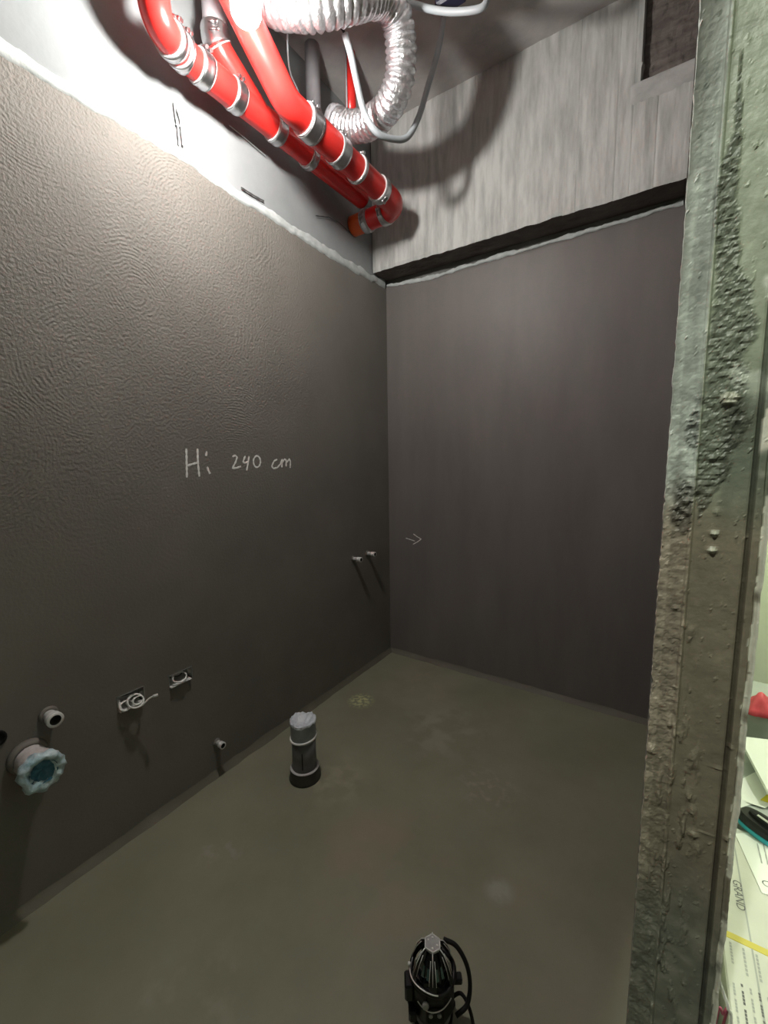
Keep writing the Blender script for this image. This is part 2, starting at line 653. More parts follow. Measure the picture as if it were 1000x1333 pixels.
pts = [(0, -2.9 + i * .01, left_top(-2.9 + i * .01)) for i in range(289)]
lip(pts, (1, 0, 0), (0, 0, 1), lambda i: max(.012, .034 + .012 * fb(i * .07, 5.5)), lambda i: .007 + .003 * fb(i * .2, 9.1), 'plaster_lip', m_lip, wl)
# scratches and a crack in the plaster band


def stroke(pts, width, normal, name, material, parent, lift=.0015):
    P = [Vector(p) for p in pts]
    nrm = Vector(normal)
    vs, fs = [], []
    for i, p in enumerate(P):
        t = (P[min(i + 1, len(P) - 1)] - P[max(i - 1, 0)]).normalized()
        s = nrm.cross(t).normalized() * width * .5 * (.75 + .5 * abs(math.sin(i * 2.3)))
        vs += [p + s + nrm * lift, p - s + nrm * lift, p + s * .3 + nrm * lift * 1.8]
    for i in range(len(P) - 1):
        a, b = i * 3, (i + 1) * 3
        fs += [(a, b, b + 2, a + 2), (a + 2, b + 2, b + 1, a + 1)]
    return MB().add(vs, fs).build(name, material, parent)


m_scr = mat('plaster_scratch', (.23, .245, .25, 1), .9, col2=(.34, .35, .36, 1), nscale=80)
m_crack = mat('plaster_crack', (.05, .05, .05, 1), .9)


def wallpts(px, n=4, x=0.0):
    P = [hit(a, b, 0, x) for a, b in px]
    return resample(P, .01) if n else P


for px, wd in [([(226, 132), (228, 150), (231, 165), (233, 190)], .006), ([(228, 135), (235, 158), (238, 190)], .007),
               ([(228, 162), (234, 164)], .006), ([(298, 164), (318, 180), (345, 203)], .003)]:
    stroke(wallpts(px), wd, (1, 0, 0), 'scratch', m_scr, wl, .003)
for px, wd in [([(313, 244), (322, 250), (332, 256), (343, 262)], .007), ([(410, 281), (428, 283), (441, 290), (455, 303)], .004)]:
    stroke(wallpts(px), wd, (1, 0, 0), 'crack', m_crack, wl, .003)

# --- back wall: masonry, membrane with ragged top
wb = struct(MB().box((-.06, .012, 0), (JX0 + .1, .2, CEIL)).build('wall_back', m_block))
bt_px = [(502, 373), (528, 368), (546, 365), (570, 359), (593, 351), (620, 343), (667, 329), (727, 313), (773, 299), (897, 262)]
bt = [(p.x, p.z) for p in (hit(a, b, 1, 0) for a, b in bt_px)]
BX, BZ = [b[0] for b in bt], [b[1] for b in bt]


def back_top(x):
    return interp(x, BX, BZ) + .005 * fb(x * 16, 1.3)


vs, fs = [], []
xs = [round(W * i / 78, 4) for i in range(79)]
for x in xs:
    vs += [(x, 0, 0), (x, 0, back_top(x) - .02), (x, .004, back_top(x)), (x, .03, back_top(x) + .004)]
for i in range(78):
    for k in range(3):
        fs.append((i * 4 + k, (i + 1) * 4 + k, (i + 1) * 4 + k + 1, i * 4 + k + 1))
MB().add(vs, fs).build('membrane_coat', m_mem_back, wb)
pts = [(.005 + i * .01, 0, back_top(.005 + i * .01) - .003) for i in range(156)]
lip(pts, (0, -1, 0), (0, 0, 1), lambda i: max(.004, .013 + .02 * max(0, fb(i * .06, 2.2)) + .006 * fb(i * .3, 4.2)),
    lambda i: max(.001, .005 + .005 * fb(i * .09, 6.6)), 'plaster_lip', m_lip, wb)

# --- cove of coating where walls meet the floor
def cove(a, b, inward, name):
    A, B, n = Vector(a), Vector(b), Vector(inward)
    k = max(2, int((B - A).length / .03))
    vs, fs = [], []
    for i in range(k + 1):
        p = A.lerp(B, i / k)
        j = 1 + .25 * fb(i * .3, 4.4)
        vs += [p + Vector((0, 0, .028 * j)) + n * .0008, p + n * .005 + Vector((0, 0, .020 * j)), p + n * .016 * j + Vector((0, 0, .008)), p + n * .024 * j]
    for i in range(k):
        for q in range(3):
            fs.append((i * 4 + q, (i + 1) * 4 + q, (i + 1) * 4 + q + 1, i * 4 + q + 1))
    return struct(MB().add(vs, fs, True).build(name, m_cove))


cove((0, -3, .0005), (0, 0, .0005), (1, 0, 0), 'baseboard_left')
cove((0, 0, .0005), (W, 0, .0005), (0, -1, 0), 'baseboard_back')

# --- concrete beam across the back wall, board marked
BY, BZ0 = -.15, 2.480
PKX, PKZ = 1.378, 2.912
NX, NZ = 312, 42
edges, x = [], 0.0
while x < 1.6:
    edges.append((x, random.uniform(-.0009, .0009), random.uniform(-.0015, .0015)))
    x += random.uniform(.022, .075)


def board(x):
    k = max(i for i, e in enumerate(edges) if e[0] <= x + 1e-9)
    e0 = edges[k][0]
    e1 = edges[k + 1][0] if k + 1 < len(edges) else 1.7
    d = min(x - e0, e1 - x)
    return edges[k][1] - (.0014 if d < .003 and k % 3 == 0 else 0), edges[k][2]


vs, fs = [], []
for i in range(NX + 1):
    x = W * i / NX
    bo, bz = board(x)
    for k in range(NZ + 1):
        z = BZ0 + (CEIL - BZ0) * k / NZ
        y = BY - bo + .002 * fb(x * 8, z * 2.2, 3.0) + .0018 * fb(x * 40, z * 5, 7.0)
        zz = z
        if k == 0:
            zz += .004 * fb(x * 12, 2.7) + bz
            y += .004
        if x > PKX + .006 * fb(z * 9, 2.2) and z > PKZ + .008 * fb(x * 14, 5.1):
            y += .05
        vs.append((x, y, zz))
for i in range(NX):
    for k in range(NZ):
        a = i * (NZ + 1) + k
        fs.append((a, a + NZ + 1, a + NZ + 2, a + 1))
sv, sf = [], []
for i in range(NX + 1):   # soffit, dark brown so that its shade is in the colour
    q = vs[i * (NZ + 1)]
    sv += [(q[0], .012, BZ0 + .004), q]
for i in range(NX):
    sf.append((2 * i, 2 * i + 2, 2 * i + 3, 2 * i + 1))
bm_ = struct(MB().add(vs, fs).build('wall_back_beam', m_concrete), 'pale board-marked concrete beam above the dark back wall')
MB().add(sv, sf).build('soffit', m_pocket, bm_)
# brown raw concrete inside the recess of the beam, and the smoothed patch under it
mb = MB()
vs, fs = [], []
for i in range(25):
    for k in range(25):
        xx = PKX + .004 + (W - PKX - .004) * i / 24
        zz = PKZ + .004 + (CEIL - PKZ - .004) * k / 24
        vs.append((xx, BY + .040 + .006 * fb(xx * 9, zz * 20, .3) + .004 * fb(xx * 30, zz * 60, .9), zz))
for i in range(24):
    for k in range(24):
        a = i * 25 + k
        fs.append((a, a + 25, a + 26, a + 1))
mb.add(vs, fs).build('recess_face', m_pocket, bm_)
vs, fs = [], []
NPX, NPZ = 30, 14
for i in range(NPX + 1):
    for k in range(NPZ + 1):
        u, v = i / NPX, k / NPZ
        xx = 1.338 + (W - 1.338) * u
        zz = PKZ - .085 + .083 * v + .012 * u * 0
        edge = min(1, u / .10) ** .5 * min(1, v / .22) ** .5 * min(1, (1 - v) / .1 + .3) ** .5
        vs.append((xx, BY + .002 - .006 * edge - .003 * fb(xx * 16, zz * 25, 4.0), zz + .007 * fb(xx * 10, 9.9) * (1 - v)))
for i in range(NPX):
    for k in range(NPZ):
        a = i * (NPZ + 1) + k
        fs.append((a, a + NPZ + 1, a + NPZ + 2, a + 1))
MB().add(vs, fs, True).build('plaster_patch', m_patch, bm_)

# --- partition between bathroom and the room next door; its raw end face is the door jamb
wr = struct(MB().box((W + .002, T_END + .008, 0), (JX1 - .004, 1.2, CEIL)).build('wall_right', m_block))


def px2jamb(px, py):
    p = hit(px, py, 1, T_END)
    return p.x - JX0, p.z


lumps = []   # (u, z, radius u, radius z, height)
for (a, b, ru, rz, h) in [(949, 519, .010, .008, .007), (930, 694, .005, .004, .006), (927, 716, .005, .004, .006), (933, 667, .004, .006, .003),
                          (880, 792, .005, .004, .004), (890, 812, .004, .006, .003), (900, 822, .004, .008, .003), (848, 975, .005, .006, .006),
                          (872, 940, .004, .010, .004), (876, 1000, .004, .012, .004), (896, 1035, .004, .010, .005), (901, 1055, .005, .008, .005),
                          (902, 1085, .006, .006, .006), (908, 1105, .004, .012, .004), (950, 972, .003, .003, .004), (947, 1090, .004, .004, .004),
                          (858, 1215, .003, .010, .004), (893, 1210, .003, .008, .003), (825, 1255, .004, .008, .004), (885, 855, .003, .010, .002),
                          (935, 1000, .010, .002, .002), (918, 1085, .010, .002, .002), (843, 950, .004, .014, .004), (838, 1020, .006, .020, .002)]:
    u, z = px2jamb(a, b)
    lumps.append((u, z, ru, rz, h))
ZC = [px2jamb(905, q)[1] for q in (0, 200, 440, 640, 700, 900, 1150, 1333)]   # heights along the jamb, top to bottom


def smooth(a, b, x):
    t = max(0, min(1, (x - a) / (b - a)))
    return t * t * (3 - 2 * t)


def jamb(u, z):
    """relief (towards the camera) and colour of the jamb's end face"""
    n1 = fb(u * 28, z * 28, 2.0)
    n2 = fb(u * 120, z * 120, 5.0)
    n3 = fb(u * 9, z * 5, 11.0, 3)
    ridge_u = .0355 + .0018 * fb(z * 3.0, 2.0)
    h = .0007 * n1
    # corner ridge
    rr = math.exp(-((u - ridge_u) / .0022) ** 2)
    h += (.0050 + .0012 * n1) * rr
    left = u < ridge_u
    if left:
        h += .0020 * n1 * smooth(1.55, 1.2, z) + (.0004 + .0008 * smooth(1.6, 1.25, z)) * n2 - .0012
    # dark rough mortar smear
    smear = 0
    zc = [(1.90, .048), (1.80, .052), (1.72, .044), (1.63, .055), (1.56, .066), (1.50, .060), (1.44, .062), (1.38, .060), (1.32, .050), (1.27, .045)]
    wd = [0, .006, .014, .013, .026, .022, .024, .024, .016, 0]
    uu = np.interp(-z, [-c[0] for c in zc], [c[1] for c in zc])
    ww = np.interp(-z, [-c[0] for c in zc], wd)
    if 1.27 < z < 1.90:
        smear = smooth(1.25, .75, abs(u - uu) / max(ww, .001) + .45 * n1)
    if left and 1.22 < z < 1.44:
        for (lu, lz, lw, lh) in ((.030, 1.405, .010, .030), (.027, 1.285, .014, .040)):
            smear = max(smear, smooth(1.2, .8, math.hypot((u - lu) / lw, (z - lz) / lh) + .3 * n1))
    h += smear * (.0026 * n2 + .0024 * fb(u * 60, z * 95, 8.0) + .0012)
    for (lu, lz, ru, rz, hh) in lumps:
        d = ((u - lu) / ru) ** 2 + ((z - lz) / rz) ** 2
        if d < 9:
            h += hh * math.exp(-d * .9) * (1 + .5 * n2)
    # lower streaky dribbles by the ridge
    low = smooth(1.10, .80, z)
    h += low * .0075 * max(0, fb(u * 80, z * 20, 21.0) - .18) * math.exp(-((u - .045) / .026) ** 2) * 1.8
    h += .0050 * max(0, fb(u * 140, z * 60, 51.0) - .52)
    # groove, bead and broken edge at the right
    h -= .0065 * math.exp(-((u - .1035) / .0022) ** 2)
    h += .0035 * smooth(.105, .109, u) * smooth(.119, .115, u)
    h -= .0060 * math.exp(-((u - .1185) / .0018) ** 2)
    # colours
    tz = smooth(1.36, 1.24, z + .03 * n3)            # 0 above: green grey, 1 below: brown
    col = np.array((.36, .40, .31)) * (1 - tz) + np.array((.27, .235, .178)) * tz
    col = col * (1 + .22 * n3 + .10 * n1)
    if left:
        lt = np.array((.52, .56, .52)) * (1 - tz) + np.array((.31, .265, .21)) * tz
        lt = lt * (1 + .20 * n1 + .45 * fb(u * 60, z * 7, 41.0, 3))
        col = lt * (1 - smooth(1.0, .72, z)) + col * smooth(1.0, .72, z)
        if u < .011 + .003 * n1:
            col = col * 1.25 + .02
    bot = smooth(.72, .52, z + .05 * n3)
    col = col * (1 - bot) + np.array((.20, .20, .165)) * (1 + .4 * n1) * bot
    mid = smooth(1.455, 1.448, z) * smooth(1.22, 1.34, z) * smooth(.058, .075, u)
    col = col * (1 - .45 * mid)
    col = col * (1 - .50 * smear)
    if rr > .3:
        col = col * (1 + .25 * rr)
    wh = smooth(.20, .45, fb(u * 22, z * 12, 31.0) + .25 * smooth(.07, .10, u) - .28) * smooth(1.42, 1.5, z) * smooth(.06, .075, u)
    col = col * (1 - wh) + np.array((.66, .70, .62)) * wh
    if u > .1175 + .005 * fb(z * 18, 6.1) - .010 * smooth(.1, .3, fb(z * 9, 13.3)) * smooth(.9, 1.1, z):
        chip = smooth(-.30, -.10, fb(z * 7, 3.9) + .2 * n1)
        col = col * (1 - chip) + np.array((.82, .80, .70)) * chip
    for (lu, lz, ru, rz, hh) in lumps[:3]:
        d = ((u - lu) / ru) ** 2 + ((z - lz) / rz) ** 2
        if d < 1.2:
            col = np.array((.55, .55, .46))
    if u > .1015 and u < .1055:
        col = col * .5
    return h, col


zs = [0 + .05 * i for i in range(5)] + list(np.arange(.25, 2.06, .0032)) + list(np.arange(2.08, CEIL, .05)) + [CEIL]
us = list(np.linspace(0, JX1 - JX0, 52))
vs, fs, cols = [], [], []
for z in zs:
    e0 = .0016 * fb(z * 30, 1.1) + (.0022 * fb(z * 60, 4.1) if z < 1.3 else .0006 * fb(z * 90, 4.1))
    e1 = .0025 * fb(z * 14, 7.7)
    for j, u in enumerate(us):
        h, c = jamb(u, z)
        t = u / us[-1]
        vs.append((JX0 + u + e0 * max(0, 1 - 6 * t) + e1 * max(0, 6 * t - 5), T_END - h, z))
        cols.append((max(c[0], .01), max(c[1], .01), max(c[2], .01), 1))
nu = len(us)
for i in range(len(zs) - 1):
    for j in range(nu - 1):
        a = i * nu + j
        fs.append((a, a + 1, a + nu + 1, a + nu))
# return edges back to the masonry
o = len(vs)
for i, z in enumerate(zs):
    l, r = vs[i * nu], vs[i * nu + nu - 1]
    vs += [(l[0] - .001, T_END + .012, z), (r[0] + .001, T_END + .012, z)]
    cols += [cols[i * nu], (.74, .73, .62, 1)]
for i in range(len(zs) - 1):
    a, b = o + i * 2, o + (i + 1) * 2
    fs += [(a, i * nu, (i + 1) * nu, b), (i * nu + nu - 1, a + 1, b + 1, (i + 1) * nu + nu - 1)]
MB().add(vs, fs).build('jamb_render', m_jamb, wr, attr=cols)
# coat on the two long faces of the partition
MB().box((W, T_END + .012, 0), (W + .002, 0, CEIL)).build('membrane_coat', m_mem_back, wr)
MB().box((JX1 - .004, T_END + .012, 0), (JX1 - .001, 1.2, CEIL)).build('paint_coat', m_room_wall, wr)

# --- the rest of the shell
struct(MB().box((XR, YF, 0), (XR + .1, 1.2, CEIL)).build('wall_room_side', m_room_wall))
struct(MB().box((JX1 - .004, .75, 0), (XR, .85, CEIL)).build('wall_room_back', m_room_wall))
struct(MB().box((-.2, YF - .1, 0), (XR, YF, CEIL)).build('wall_front', m_block))
struct(MB().box((2.20, -1.84, 0), (XR, -1.74, CEIL)).build('wall_leak_block', m_block))  # added wall, out of view, stops the next room's light leaking out

# ------------------------------------------------------------------ lamps


def bulb(pos, material, name, label, group=None):
    t = thing(name, label, 'bulb', pos, group)
    mx = Matrix.Translation(pos)
    prof = [(.0005, -.038), (.013, -.0365), (.025, -.032), (.035, -.024), (.0405, -.014), (.0425, -.003), (.042, .008), (.039, .019), (.033, .029), (.026, .037), (.021, .0445)]
    MB().lathe(prof, 28, mx).build('bulb_glass', material, t)
    MB().lathe([(.021, .0445), (.023, .047), (.023, .052), (.019, .054), (.019, .08), (.010, .09)], 20, mx).build('bulb_base', m_white_pl, t)
    s = MB().lathe([(.023, .0805), (.025, .084), (.025, .125), (.012, .138), (.006, .142)], 20, mx).build('lamp_holder', m_black, t)
    p = Vector(pos)
    MB().tube(smoothpath([p + Vector((0, 0, .142)), p + Vector((.004, .006, .25)), p + Vector((-.004, -.004, .40)), Vector((p.x, p.y, CEIL))], 6), .0035, 8).build('cord', m_blackwire, t)
    return t


bulb(LAMP, m_bulb, 'light_bulb', 'glaring bare bulb hanging beside the red drain pipes')
bulb(ROOM_LAMP, m_bulb2, 'light_bulb', 'bare bulb lighting the room of cartons beyond the jamb')
# recessed spot of the hall, shining down past the jamb
t = thing('ceiling_spot', 'recessed white ceiling spot in the hall shining down on the jamb', 'lamp', HALL_LAMP)
mx = Matrix.Translation((HALL_LAMP.x, HALL_LAMP.y, CEIL))
MB().lathe([(.035, -.004), (.050, -.012), (.056, -.008), (.056, 0), (.036, 0)], 28, mx, True, False).build('trim_ring', m_white_pl, t)
ld = bpy.data.lights.new('spot_beam', 'SPOT')
ld.energy = HALL_POWER
ld.color = (.95, 1.0, .86)
ld.spot_size = math.radians(44)
ld.spot_blend = .8
ld.shadow_soft_size = .03
lo_ = bpy.data.objects.new('spot_beam', ld)
COL.objects.link(lo_)
lo_.parent = t
lo_.location = (0, 0, -.02)
lo_.rotation_euler = (Vector((1.655, T_END, 1.20)) - HALL_LAMP).to_track_quat('-Z', 'Y').to_euler()
lo_.scale = (.15, 1, 1)   # slot-shaped beam

# ------------------------------------------------------------------ red drain pipes


def arclen(path):
    s = [0]
    for a, b in zip(path, path[1:]):
        s.append(s[-1] + (b - a).length)
    return s


def point_at(path, s, d):
    for i in range(len(s) - 1):
        if s[i + 1] >= d:
            t = (d - s[i]) / max(1e-9, s[i + 1] - s[i])
            return path[i].lerp(path[i + 1], t)
    return path[-1].copy()


def sub(path, s, a, b, step=.012):
    n = max(1, int(round((b - a) / step)))
    return [point_at(path, s, a + (b - a) * i / n) for i in range(n + 1)]


def near_s(path, s, px, py):
    return min(((proj(p)[0] - px) ** 2 + (proj(p)[1] - py) ** 2, d) for p, d in zip(path, s))[1]


def clamp(parent, path, s, d, width, r, lips=True, wide_rim=False, side=None):
    """stainless coupling band with its screw housing"""
    a, b = d - width / 2, d + width / 2
    n = max(4, int(width / .006))
    P = sub(path, s, a, b, width / n)
    band = MB().tube(P, [r + .0045 + (.0012 if i in (1, len(P) - 2) else 0) for i in range(len(P))], 28).build('clamp', m_steel, parent)
    rim = .007 if wide_rim else .004
    for e, sg in ((a, -1), (b, 1)):
        q = sub(path, s, min(e, e + sg * rim), max(e, e + sg * rim), rim / 2)
        MB().tube(q, r + .003, 28).build('rubber_rim', m_rim, band)
    c = point_at(path, s, d)
    t = (point_at(path, s, d + .01) - point_at(path, s, d - .01)).normalized()
    sd = Vector(side or (.6, -.2, .75))
    sd = (sd - t * sd.dot(t)).normalized()
    ax = t.cross(sd)
    for off in (-width * .22, width * .22):
        p = c + sd * (r + .010) + t * off
        MB().tube([p - ax * .016, p + ax * .010], .0045, 8).tube([p + ax * .010, p + ax * .020], .0065, 6).build('clamp_screw', m_steel, band)
    return band


R1 = .052
p1_raw = fillet([(.30, -1.395, CEIL), (.30, -1.395, 2.90), (.30, -1.13, 2.682), (.30, -.335, 2.675), (.0, -.335, 2.668)], .10, 12)
p1 = resample(p1_raw, .006)
s1 = arclen(p1)
t1 = thing('drain_pipe', 'thick red drain pipe elbowing along the ceiling to an orange end at the wall', 'pipe', (.3, -.335, 2.62))
cl = [(396, 169, .055, True), (441, 197, .050, False), (466, 220, .012, False), (495, 246, .036, False), (501, 276, .034, False), (478, 288, .034, False)]
marks = [near_s(p1, s1, a, b) for a, b, _, _ in cl]
end = s1[-1]
cuts = [0] + marks + [end]
for i in range(len(cuts) - 1):
    P = sub(p1, s1, cuts[i], cuts[i + 1])
    rr = R1 + (.004 if i in (1, 4) else 0)
    MB().tube(P, rr, 28).build('pipe_section', m_orange if i == len(cuts) - 2 else m_red, t1)
for (a, b, wd, wr_), d in zip(cl, marks):
    clamp(t1, p1, s1, d, wd, R1 + .003, True, wr_, (.3, -.2, .9) if d < marks[3] else (.2, -.9, -.3))

R2 = .047
P2X, P2Z = .112, 2.735
p2_raw = fillet([(.170, -1.550, CEIL), (.170, -1.550, 2.705), (P2X, -1.425, P2Z - .002), (P2X, -.40, P2Z + .012)], .06, 12)
p2 = resample(p2_raw, .006)
s2 = arclen(p2)
t2 = thing('drain_pipe', 'red drain pipe with an upward branch hugging the pale plaster above the dark wall', 'pipe', (P2X, -1.0, P2Z))
cl2 = [(216, 57, .020, True), (232, 72, .034, False), (259, 96, .040, False), (300, 132, .040, False), (354, 175, .040, False), (400, 207, .03, False)]
marks = [near_s(p2, s2, a, b) for a, b, _, _ in cl2]
cuts = [0] + marks + [s2[-1]]
for i in range(len(cuts) - 1):
    MB().tube(sub(p2, s2, cuts[i], cuts[i + 1]), R2 + (.003 if i == 3 else 0), 28).build('pipe_section', m_red, t2)
for (a, b, wd, wr_), d in zip(cl2, marks):
    clamp(t2, p2, s2, d, wd, R2 + .003, True, wr_, (.5, 0, .85))
pb = resample(fillet([(P2X, -1.10, P2Z + .01), (P2X, -1.285, P2Z + .12), (P2X, -1.285, CEIL)], .05, 8), .006)
sb = arclen(pb)
dcl = near_s(pb, sb, 276, 52)
MB().tube(sub(pb, sb, 0, dcl), R2 - .002, 26).build('branch', m_red, t2)
MB().tube(sub(pb, sb, dcl, sb[-1]), R2 - .005, 26).build('branch_riser', m_greypvc, t2)
clamp(t2, pb, sb, dcl, .05, R2 - .001, side=(.7, -.7, 0))

# grey vent pipe and dark red riser behind
vp = [Vector((.078, -.728, P2Z + .062)), Vector((.078, -.728, CEIL))]
tv = thing('vent_pipe', 'upright grey plastic pipe rising to the ceiling behind the thick red pipe', 'pipe', vp[0])
vpr = resample(vp, .006)
MB().tube(vp, .034, 24).build('pipe_section', m_greypvc, tv)
clamp(tv, vpr, arclen(vpr), .16, .05, .035, side=(.3, -.9, 0))
tr = thing('riser_pipe', 'thin dark red upright pipe behind the grey cable loop', 'pipe', (.2, -.60, 2.96))
MB().tube([(.2, -.60, 2.96), (.2, -.60, CEIL)], .025, 20).build('pipe_section', m_red, tr)
MB().lathe([(.025, 2.952), (.031, 2.955), (.031, 2.99), (.026, 2.995)], 20, Matrix.Translation((.2, -.60, 0))).build('end_cap', m_red, tr)
MB().tube([(.2, -.632, 2.97), (.2, -.632, CEIL)], .004, 8).build('tracer_wire', m_conduit, tr)

# ------------------------------------------------------------------ flexible foil duct
dp = [hit(318, -40, 1, -1.20), hit(352, 3, 1, -1.20), hit(405, 10, 1, -1.17), hit(455, 0, 1, -1.08), hit(492, -6, 1, -.96), hit(513, 15, 1, -.88), hit(521, 48, 1, -.83),
      hit(522, 85, 1, -.80), hit(516, 118, 1, -.78), hit(500, 146, 1, -.75), hit(475, 163, 1, -.715), hit(452, 164, 1, -.70), hit(434, 156, 1, -.705)]
dpath = resample(smoothpath(dp, 10), .0035)
sd = arclen(dpath)
td = thing('flexible_duct', 'crinkled silver foil duct looping beneath the ceiling above the red pipes', 'duct', dpath[-1])
RD = .057
PITCH_D = .027


def duct_r(d):
    ph = (d / PITCH_D) % 1
    bulge = abs(math.sin(PI * ph)) ** .7
    return RD - .007 + .011 * bulge


n = int(sd[-1] / .0034)
P = [point_at(dpath, sd, sd[-1] * i / n) for i in range(n + 1)]
rad = [duct_r(sd[-1] * i / n) for i in range(n + 1)]
dm = MB().tube(P, rad, 40)
for i, v in enumerate(dm.v):      # crushed foil
    c = P[min(i // 40, n)]
    q = fb(v.x * 45, v.y * 45, v.z * 45, 3)
    dm.v[i] = c + (v - c) * (1 + .055 * q)
dm.build('duct_skin', m_foil, td)
MB().tube(sub(dpath, sd, sd[-1] - .03, sd[-1] + 0, .01), RD + .004, 30).build('collar', m_greypvc, td)
q = point_at(dpath, sd, sd[-1])
q2 = point_at(dpath, sd, sd[-1] - .03)
e = (q - q2).normalized()

# cables
tc_ = thing('cable', 'pale grey conduit hanging in a loose loop past the silver duct', 'cable', hit(515, 183, 1, -.72))
cp = [hit(449, 44, 1, -1.00), hit(457, 72, 1, -.97), hit(464, 105, 1, -.93), hit(474, 145, 1, -.87), hit(490, 172, 1, -.82), hit(512, 181, 1, -.74),
      hit(531, 178, 1, -.67), hit(546, 150, 1, -.61), hit(558, 110, 1, -.57), hit(570, 68, 1, -.55), hit(577, 25, 1, -.56), hit(578, -12, 1, -.58)]
MB().tube(smoothpath(cp, 8), .0125, 12).build('conduit', m_conduit, tc_)
MB().tube(smoothpath([hit(449, 44, 1, -1.00), hit(444, 35, 1, -1.01), hit(432, 22, 1, -1.0), hit(420, 5, 1, -.98)], 6), .005, 8).build('inner_wire', m_blackwire, tc_)
tc3 = thing('cable', 'thin white wire hanging down to the first clamp of the thick red pipe', 'cable', hit(395, 140, 1, -.98))
MB().tube(smoothpath([hit(374, -30, 1, -1.02), hit(374, 40, 1, -1.02), hit(377, 90, 1, -1.01), hit(388, 118, 1, -.99), hit(396, 142, 1, -.97)], 8), .0035, 8).build('wire_sheath', m_conduit, tc3)
tc2 = thing('cable', 'pale grey conduit sagging along the ceiling near the frame top beside the navy box', 'cable', hit(585, 15, 1, -.78))
cp = [hit(492, -32, 1, -.80), hit(520, -4, 1, -.80), hit(545, 8, 1, -.80), hit(580, 15, 1, -.79), hit(612, 14, 1, -.78), hit(630, 8, 1, -.77), hit(634, -8, 1, -.76), hit(628, -40, 1, -.75)]
MB().tube(smoothpath(cp, 8), .0115, 12).build('conduit', m_conduit, tc2)
jb = hit(587, -8, 1, -.74)
tj = thing('junction_box', 'dark navy plastic box hanging under the ceiling above the grey conduit', 'box', jb)
MB().bevbox(jb - Vector((.055, .03, .035)), jb + Vector((.055, .03, .035)), .008).build('box_body', m_navy, tj)
MB().tube([jb + Vector((0, 0, .035)), Vector((jb.x, jb.y, CEIL))], .006, 8).build('hanger_rod', m_galv, tj)

# ------------------------------------------------------------------ pipe stubs on the left wall


def stub(px, py, r, L, label, group=None, tape=False, sag=0.0):
    p = hit(px, py, 0, 0)
    t = thing('pipe_stub', label, 'pipe', p, group)
    mx = Matrix.Translation(p) @ Matrix.Rotation(PI / 2, 4, 'Y') @ Matrix.Rotation(sag, 4, 'X')
    MB().lathe([(r * 1.25, .0), (r * 1.22, .006), (r * 1.0, .009)], 18, mx).build('coating_collar', m_mem, t)
    MB().lathe([(r * .80, .004), (r * .80, L * .55), (r * 1.0, L * .56), (r * 1.0, L * .72), (r * .92, L * .74), (r * .92, L * .82), (r * 1.08, L * .83), (r * 1.08, L), (r * .72, L)], 20, mx, True, False).build('plug_body', m_white_pl, t)
    MB().lathe([(r * .72, L), (r * .70, L * .62), (.0006, L * .60)], 20, mx, True, False).build('bore', m_dark, t)
    return t


stub(459.7, 727, .0145, .062, 'small white wall stub of the upper pair, farther from the back corner')
stub(478, 720.3, .0145, .062, 'small white wall stub of the upper pair, closer to the back corner')
stub(63, 930, .021, .055, 'white pipe stub on the dark wall above the blue-wrapped drain stub')
stub(282, 966, .014, .045, 'small pipe stub low on the dark wall beside the upright floor pipe')
# capped recess cut by the edge of the photograph
p = hit(-5, 962, 0, 0)
t = thing('pipe_stub', 'dark flush plug in the wall at the height of the white stub', 'pipe', p)
MB().lathe([(.024, 0), (.024, .004), (.018, .005), (.016, .001), (.0005, .001)], 18, Matrix.Translation(p) @ Matrix.Rotation(PI / 2, 4, 'Y'), True, False).build('plug_rim', m_blackrub, t)

# big drain stub wrapped in tape, with a blue film
p = hit(36, 984, 0, 0)
t = thing('drain_stub', 'stubby tape-wrapped drain outlet with crumpled pale blue film at its mouth', 'pipe', p)
mx = Matrix.Translation(p) @ Matrix.Rotation(PI / 2, 4, 'Y')
MB().lathe([(.052, 0), (.050, .012), (.043, .020)], 26, mx).build('coating_collar', m_mem, t)
MB().lathe([(.038, .008), (.039, .05), (.038, .09)], 26, mx).build('pipe_section', m_greypvc, t)
mb = MB().lathe([(.040, .024), (.0425, .030), (.041, .050), (.0435, .056), (.042, .074), (.044, .080), (.042, .095)], 26, mx)
for i, v in enumerate(mb.v):
    c = Vector((v.x, p.y, p.z))
    mb.v[i] = c + (v - c) * (1 + .05 * fb(v.x * 90, v.y * 60, v.z * 60))
mb.build('seal_tape', m_tape, t)
mb = MB().lathe([(.041, .084), (.047, .092), (.053, .102), (.056, .114), (.055, .124), (.047, .130), (.036, .126), (.027, .116)], 48, mx, True, False)
for i, v in enumerate(mb.v):
    c = Vector((v.x, p.y, p.z))
    q = fb(v.x * 24, v.y * 40, v.z * 40, 3)
    q2 = fb(v.x * 60, v.y * 95, v.z * 95 + 4, 3)
    mb.v[i] = c + (v - c) * (1 + .17 * q + .07 * q2) + Vector((.010 * fb(v.x * 30, v.y * 55, v.z * 55 + 9), 0, 0))
mb.build('film_cuff', m_film, t)
mb = MB().lathe([(.034, .1235), (.027, .112), (.016, .104), (.0006, .100)], 36, mx, True, False)
for i, v in enumerate(mb.v):
    mb.v[i] = v + Vector((.010 * fb(v.y * 60, v.z * 60, 3.3), 0, 0))
mb.build('film_plug', m_bluehole, t)

